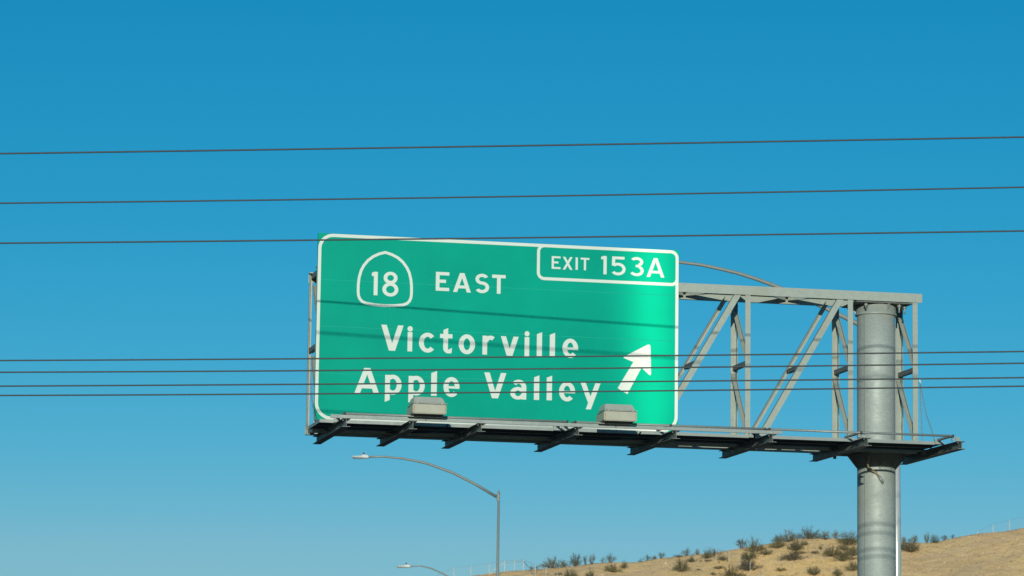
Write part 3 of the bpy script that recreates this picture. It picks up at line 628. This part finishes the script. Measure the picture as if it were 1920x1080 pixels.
# ------------------------------------------------------------------ overhead cables
WIRES = [((2.76, -9.03), (0.00016, 0.021689, 10.104173), .0122, 'topmost thin dark cable, alone high in the blue sky'),
         ((4.34, -6.0), (0.000373, 0.020732, 9.966965), .0120, 'second dark cable from the top, crossing open sky above the sign'),
         ((-1.92, -7.75), (0.00024, 0.018343, 8.822426), .0115, 'third dark cable from the top, grazing the upper border of the sign'),
         ((7.13, -8.61), (0.00031, 0.016303, 7.354873), .0106, 'uppermost of the four low cables, touching the feet of the word Victorville'),
         ((7.15, -8.56), (0.000387, 0.016198, 7.189853), .0106, 'second of the four low cables, running over the top of Apple Valley'),
         ((7.09, -8.77), (0.000233, 0.016382, 6.970587), .0106, 'third of the four low cables, running through the letters of Apple Valley'),
         ((7.09, -8.77), (0.000427, 0.016683, 6.833231), .0106, 'lowest of the four low cables, crossing the feet of Apple Valley')]
for (bx, by), (qa, qb, qc), r, lab in WIRES:
    pts = []
    for k in range(91):
        x = -45 + k; pts.append(Vector((x, by - 0.268 * (x - bx), qa * x * x + qb * x + qc)))
    mid = pts[45].copy(); bm = B(); tube(bm, [p - mid for p in pts], r, 8); o = link('power_cable', bm, M['wire']); o.location = mid
    tag(o, lab, 'cable', 'overhead cables crossing in front of the sign')

# ------------------------------------------------------------------ chain-link fences on the hill
def fence(pts, label, braces=(), rails=(), thick=()):
    P_ = [place(u, w_, -0.12) for u, w_, h in pts]; hs = [max(h, 0.95) for _, _, h in pts]
    t = thing('chain_link_fence', label, 'fence', tuple(P_[0]), 'chain-link fences on the hill')
    o0 = P_[0]
    for i, (p, h) in enumerate(zip(P_, hs)):
        h = pts[i][2]
        if h < 0.9: p = p + Vector((0, 0, h - 0.95)); h = 0.95; P_[i] = p
        r = 0.036 if i in thick else 0.025
        bm = B(); tube(bm, [p - o0 - Z * 0.3, p - o0 + Z * h], r, 8); link('post', bm, M['fence_post'], t)
        hs[i] = h
    for i in range(len(P_) - 1):
        a, b = P_[i] - o0, P_[i + 1] - o0; ha, hb = hs[i] - .03, hs[i + 1] - .03; L_ = (b - a).length; bm = B()
        sp_ = 0.17; n = int(L_ / sp_); hmin = (ha + hb) / 2; ns = (b - a).cross(Z).normalized()
        def at(s, z): f_ = s / L_; return a + (b - a) * f_ + Z * (0.03 + z * ((ha + (hb - ha) * f_) / hmin))
        for k in range(-int(hmin / sp_) - 1, n + 1):
            for sg in (1, -1):
                s0 = k * sp_; s1 = s0 + hmin; z0_, z1_ = 0, hmin
                if s0 < 0: z0_ = -s0; s0 = 0
                if s1 > L_: z1_ = hmin - (s1 - L_); s1 = L_
                if z1_ <= z0_: continue
                q0, q1 = (at(s0, z0_), at(s1, z1_)) if sg > 0 else (at(s0, hmin - z0_), at(s1, hmin - z1_))
                d = (q1 - q0).normalized(); nn = d.cross(ns) * 0.0022
                v = [bm.verts.new(x_) for x_ in (q0 - nn, q1 - nn, q1 + nn, q0 + nn)]; bm.faces.new(v)
        tube(bm, [a + Z * ha, b + Z * hb], 0.006, 4)
        link('wire_mesh', bm, M['mesh'], t)
    for i, j in rails:
        bm = B(); tube(bm, [P_[i] - o0 + Z * (hs[i] * .78), P_[j] - o0 + Z * (hs[j] * .84)], 0.024, 6); link('rail', bm, M['fence_rail'], t)
    for i, j, m_ in braces:
        bm = B(); tube(bm, [P_[i] - o0 + Z * (hs[i] * .8), P_[j] - o0 + Z * 0.05], 0.026, 6); link('brace', bm, M[m_], t)
fence([(-6.61, 300.0, 0.48), (-4.93, 300.0, 1.07), (-3.38, 300.0, 0.97), (-1.71, 300.0, 0.97), (-0.33, 300.0, 0.99), (0.56, 300.0, 0.99), (1.4, 300.0, 0.99), (2.46, 298.2, 1.06), (3.42, 297.0, 1.01), (4.41, 295.5, 1.0)], 'chain-link fence on the left hillcrest beside the street lamp, with braced double corner posts', braces=((4, 3, 'fence_post'), (6, 7, 'fence_rail')), rails=((4, 6),), thick=(4, 6))
fence([(17.62, 298.8, 0.58), (18.72, 298.0, 1.13), (19.83, 297.0, 1.13), (20.72, 296.0, 1.17), (21.59, 295.0, 1.19), (22.56, 293.8, 1.19), (23.51, 292.0, 1.18)], 'pale fence posts stepping down the slope beneath the truss, among grey shrubs')
fence([(42.61, 300.0, 0.24), (44.02, 300.0, 0.73), (45.52, 300.0, 0.97), (47.32, 300.0, 1.07), (49.26, 300.0, 1.07)], 'chain-link fence on the bare crest at the far right edge')

# ------------------------------------------------------------------ shrubs
def shrub_mesh(kind, seed):
    """unit shrub 1 wide, 1 high: kind 0 bushy creosote, 1 tall wispy, 2 low dome"""
    r = random.Random(seed); bm = B(); tips = []
    nst = {0: 44, 1: 34, 2: 34}[kind]
    for k in range(nst):
        az = r.uniform(0, 6.283); lean = r.random() ** (0.42 if kind != 1 else 0.6); hh = r.uniform(.55, 1.0) if kind != 2 else r.uniform(.5, .9)
        if kind == 1 and r.random() < 0.4: hh = r.uniform(.95, 1.25)
        if kind == 0 and r.random() < 0.22: hh = r.uniform(1.0, 1.25); lean *= .7
        if kind != 2: lean = min(1.15, lean * (1 + .35 * math.sin(az * 2 + seed)))
        top = Vector((math.cos(az) * .5 * lean, math.sin(az) * .5 * lean, hh * (1.0 - .5 * lean * lean)))
        mid = Vector((top.x * .55, top.y * .55, top.z * .45)); base = Vector((top.x * .08, top.y * .08, -.12))
        pts = [base, mid, top]; tube(bm, pts, .010, 3, caps=False, r1=.004)
        tips.append((mid, top))
        for q in range(2):
            t0 = mid.lerp(top, r.random() * .7); t1 = t0 + Vector((r.uniform(-.13, .13), r.uniform(-.13, .13), r.uniform(.05, .2))); tube(bm, [t0, t1], .006, 3, caps=False, r1=.003); tips.append((t0, t1))
    nf = len(bm.faces)
    nl = {0: 1300, 1: 620, 2: 1000}[kind]
    for k in range(nl):
        a, b = r.choice(tips); f_ = r.random() ** (.55 if kind == 1 else .8); c = a.lerp(b, f_) + Vector((r.gauss(0, .035), r.gauss(0, .035), r.gauss(0, .03)))
        if kind != 1 and r.random() < .6: c.z *= r.uniform(.15, .8); c.x *= 1.15; c.y *= 1.15
        if c.z < .02: c.z = .02 + r.random() * .1
        s = r.uniform(.012, .028); d1 = Vector((r.gauss(0, 1), r.gauss(0, 1), r.gauss(0, 1))).normalized(); d2 = d1.orthogonal().normalized()
        v = [bm.verts.new(c + d1 * s), bm.verts.new(c + d2 * s * .6), bm.verts.new(c - d1 * s), bm.verts.new(c - d2 * s * .6)]; f = bm.faces.new(v); f.material_index = 1
    me = bpy.data.meshes.new('desert_shrub'); bm.to_mesh(me); bm.free(); return me
PROTO = {}
def shrub_data(kind, var, leaf_i):
    k = (kind, var, leaf_i)
    if k not in PROTO:
        me = shrub_mesh(kind, 100 * kind + var); me.materials.append(M['stem']); me.materials.append(LEAVES[leaf_i]); PROTO[k] = me
    return PROTO[k]
SHR = [(2.13, 300.0, 0.48, 0.34), (2.64, 300.0, 0.34, 0.29), (4.02, 300.0, 1.36, 0.87), (5.04, 300.0, 0.68, 0.58), (6.12, 300.0, 1.02, 0.97), (7.01, 299.8, 0.48, 0.87), (7.59, 299.8, 0.68, 0.87), (8.59, 300.0, 0.39, 0.48), (9.24, 300.0, 0.97, 0.73), (9.36, 297.5, 1.11, 0.77), (10.48, 298.5, 0.53, 0.68), (4.53, 297.8, 0.58, 0.43), (5.63, 296.5, 1.2, 0.81), (7.37, 296.0, 0.76, 0.81), (11.97, 300.0, 0.39, 0.24), (12.63, 300.0, 0.92, 0.48), (13.28, 300.0, 0.34, 0.29), (13.86, 300.0, 0.73, 0.51), (15.42, 299.8, 0.87, 0.34), (16.23, 300.0, 0.92, 0.63), (17.15, 300.0, 0.39, 0.46), (18.02, 298.8, 0.87, 0.82), (18.72, 299.2, 0.87, 0.58), (16.5, 298.2, 0.58, 0.53), (15.53, 296.2, 1.2, 1.05), (19.25, 298.0, 0.82, 0.43), (18.02, 298.0, 0.67, 0.29), (17.37, 298.2, 0.24, 0.19), (18.92, 296.2, 1.0, 0.38), (17.02, 296.0, 0.33, 0.24), (19.87, 294.0, 1.61, 1.04), (18.31, 294.8, 0.48, 0.38), (21.27, 296.0, 0.91, 0.86), (21.24, 300.0, 1.11, 0.82), (22.21, 298.8, 1.25, 1.16), (21.69, 297.5, 1.35, 0.86), (23.27, 297.8, 1.68, 0.58), (21.59, 295.8, 1.62, 0.96), (24.58, 300.0, 0.78, 0.63), (25.48, 299.5, 0.92, 0.97), (24.46, 298.5, 1.06, 0.68), (25.79, 297.2, 1.06, 0.96), (26.68, 298.2, 0.53, 0.39), (25.41, 295.5, 1.34, 0.86), (26.16, 296.5, 1.15, 0.34), (27.22, 299.8, 1.5, 0.92), (28.67, 299.5, 1.02, 0.77), (29.71, 300.0, 0.78, 0.68), (30.75, 298.5, 1.59, 1.06), (30.23, 297.2, 0.72, 0.67), (30.92, 296.2, 0.86, 0.96), (29.01, 296.0, 1.2, 0.86), (29.91, 295.2, 1.34, 0.83), (30.6, 293.2, 0.9, 0.9), (27.5, 296.2, 0.72, 0.38), (28.07, 297.2, 0.24, 0.34), (27.04, 292.5, 1.04, 0.71), (29.13, 292.0, 0.8, 0.71), (24.3, 294.2, 0.76, 0.29), (24.08, 293.0, 0.62, 0.47), (36.17, 297.8, 1.83, 1.06), (35.89, 300.0, 0.44, 0.53), (36.84, 300.0, 0.78, 0.68), (38.0, 300.0, 0.66, 0.85), (38.69, 299.8, 0.82, 0.68), (39.55, 300.0, 0.61, 0.48), (40.33, 300.0, 0.44, 0.34)]
# look of each: (kind, leaf) and its label
DESC = [
 (1,0,'tiny sprig just right of the braced corner posts, nearer the fence'), (1,0,'tiny sprig on the left crest, beside the dark slanted fence brace'),
 (0,0,'widest bushy shrub on the left crest, right of the braced fence'), (0,0,'low shrub joined to the right of the widest left crest shrub'),
 (0,1,'rounded leafy shrub second from the fence on the left crest'), (1,1,'narrow upright wisp right of the rounded left crest shrub'),
 (1,0,'upright wispy shrub with two spread sprays on the left crest'), (1,0,'small thin shrub left of the fanned one on the left crest'),
 (1,1,'fan-shaped shrub standing tallest at the right of the left crest group'), (0,0,'spreading shrub just below the fan-shaped one on the left slope'),
 (0,0,'small lone shrub below the crest, right of the left slope group'), (2,2,'dim grey bush among the fence posts at the lower left'),
 (0,0,'broad bush cut by the bottom edge, beside the lowest left fence posts'), (0,1,'bush cut by the bottom edge, midway along the left slope'),
 (2,1,'lowest dark tuft on the skyline, left of a straggling crest shrub'), (1,1,'straggling dark shrub on the skyline at mid hill'),
 (0,1,'small dark tuft left of the open airy skyline shrub'), (1,1,'open airy shrub standing alone on the knoll skyline'),
 (2,0,'low flat shrub on the knoll skyline'), (1,0,'thin wide shrub on the knoll skyline, left of the straw-coloured tuft'),
 (0,3,'small straw-coloured tuft standing on the knoll skyline'), (0,0,'bushy shrub behind the first pale post under the truss'),
 (1,0,'thin shrub around the tallest pale fence post on the skyline'), (0,1,'compact dark shrub on the knoll just under the straw-coloured tuft'),
 (0,0,'large spiky shrub in the middle of the knoll slope'), (0,0,'shrub between the second and third pale fence posts'),
 (2,2,'low grey brush at the foot of the first pale post'), (2,2,'tiny grey tuft left of the first pale post'),
 (2,2,'long low grey brush below the tallest pale post'), (2,2,'small grey tuft on the knoll slope below the grey brush'),
 (0,0,'big bush at the bottom edge below the third pale post'), (2,2,'small brush left of the big bottom-edge bush'),
 (0,2,'grey bush around the fourth pale fence post'), (1,1,'open shrub on the skyline where the main hill begins to rise'),
 (0,0,'tallest dense bush on the left shoulder of the main hill'), (0,1,'dark wide bush just under the tallest shoulder bush'),
 (2,0,'long low hedge-like bush on the left shoulder of the main hill'), (0,2,'grey spreading bush beside the fifth pale fence post'),
 (0,1,'dense dark bush on the skyline left of the main hilltop'), (0,0,'taller bush of the skyline pair left of the main hilltop'),
 (0,0,'bush just below the skyline pair left of the hilltop'), (0,1,'upright dark bush on the upper slope, left of a small round one'),
 (0,0,'small round bush beside the upright dark bush'), (0,1,'dark bush alone in the middle of the main slope'),
 (2,2,'low dry brush right above the lone mid-slope bush'), (0,1,'broad dark bush on the hilltop skyline'),
 (1,0,'wispy bush on the hilltop skyline, right of the broad dark one'), (1,0,'tall thin sprays on the hilltop skyline, second wispy bush'),
 (0,0,'large bush on the hilltop beside the steel column'), (0,0,'small bush under the large hilltop bush by the column'),
 (0,0,'bush half hidden by the left edge of the column, upper one'), (0,0,'olive bush on the right of the main slope, upper left of a pair'),
 (0,0,'wide olive bush on the main slope, lower right of the pair near the column'), (0,0,'lowest bush touching the left edge of the column'),
 (2,2,'small grey dome bush on open sand near the hilltop'), (0,1,'tiny dark upright tuft on open sand near the hilltop'),
 (0,0,'bush near the bottom edge in the middle of the main slope'), (0,0,'leafy bush at the bottom edge, left of the column'),
 (0,0,'small flat bush at the bottom edge below the main slope'), (2,0,'faint tuft at the bottom edge under the small flat bush'),
 (0,0,'large grass-like bush right of the column and its shiny pole'), (1,0,'small sprig touching the shiny pole on the right'),
 (1,0,'thin tall wisps rising out of the large bush right of the column'), (1,1,'open wispy shrub left of the round dark bush on the right crest'),
 (0,1,'round dark bush on the right crest'), (1,1,'airy low shrub right of the round dark bush'),
 (1,1,'last small shrub on the bare right crest')]
assert len(DESC) == len(SHR), (len(DESC), len(SHR))
rr = random.Random(11)
for i, ((u, w_, wd, ht), (kd, lf, lab)) in enumerate(zip(SHR, DESC)):
    me = shrub_data(kd, i % 4, lf); o = bpy.data.objects.new('desert_shrub', me); sc.collection.objects.link(o)
    o.location = place(u, w_, -0.12); s = 1.12
    q = (1.62, 1.45, 1.4)[kd] * (1.15 if 24 < u < 36 and kd == 0 else 1); o.scale = (wd * q, wd * q, ht * (1.16, 1.08, 1.12)[kd]); o.rotation_euler = (0, 0, rr.uniform(0, 6.28)); tag(o, lab, 'shrub', 'desert shrubs on the hill')
# tiny dry tufts between the shrubs, too many and too small to count
bm = B(); r = random.Random(5)
for k in range(420):
    u = r.uniform(-6, 50); w_ = 300 - 9 * r.random()
    if r.random() < .75: u = r.uniform(14, 34)
    p = place(u, w_, -0.12); n = r.randint(5, 10); hh = r.uniform(.08, .22)
    for q in range(n):
        a = r.uniform(0, 6.28); d = Vector((math.cos(a), math.sin(a), 0)); e = Vector((-d.y, d.x, 0)) * .014
        t_ = p + d * hh * r.uniform(.2, .8) + Z * hh * r.uniform(.6, 1); bm.faces.new([bm.verts.new(p - e), bm.verts.new(p + e), bm.verts.new(t_)])
o = link('dry_grass', bm, LEAVES[2]); o['kind'] = 'stuff'; o['label'] = 'tiny dry tufts scattered between the shrubs on the slope'; o['category'] = 'grass'
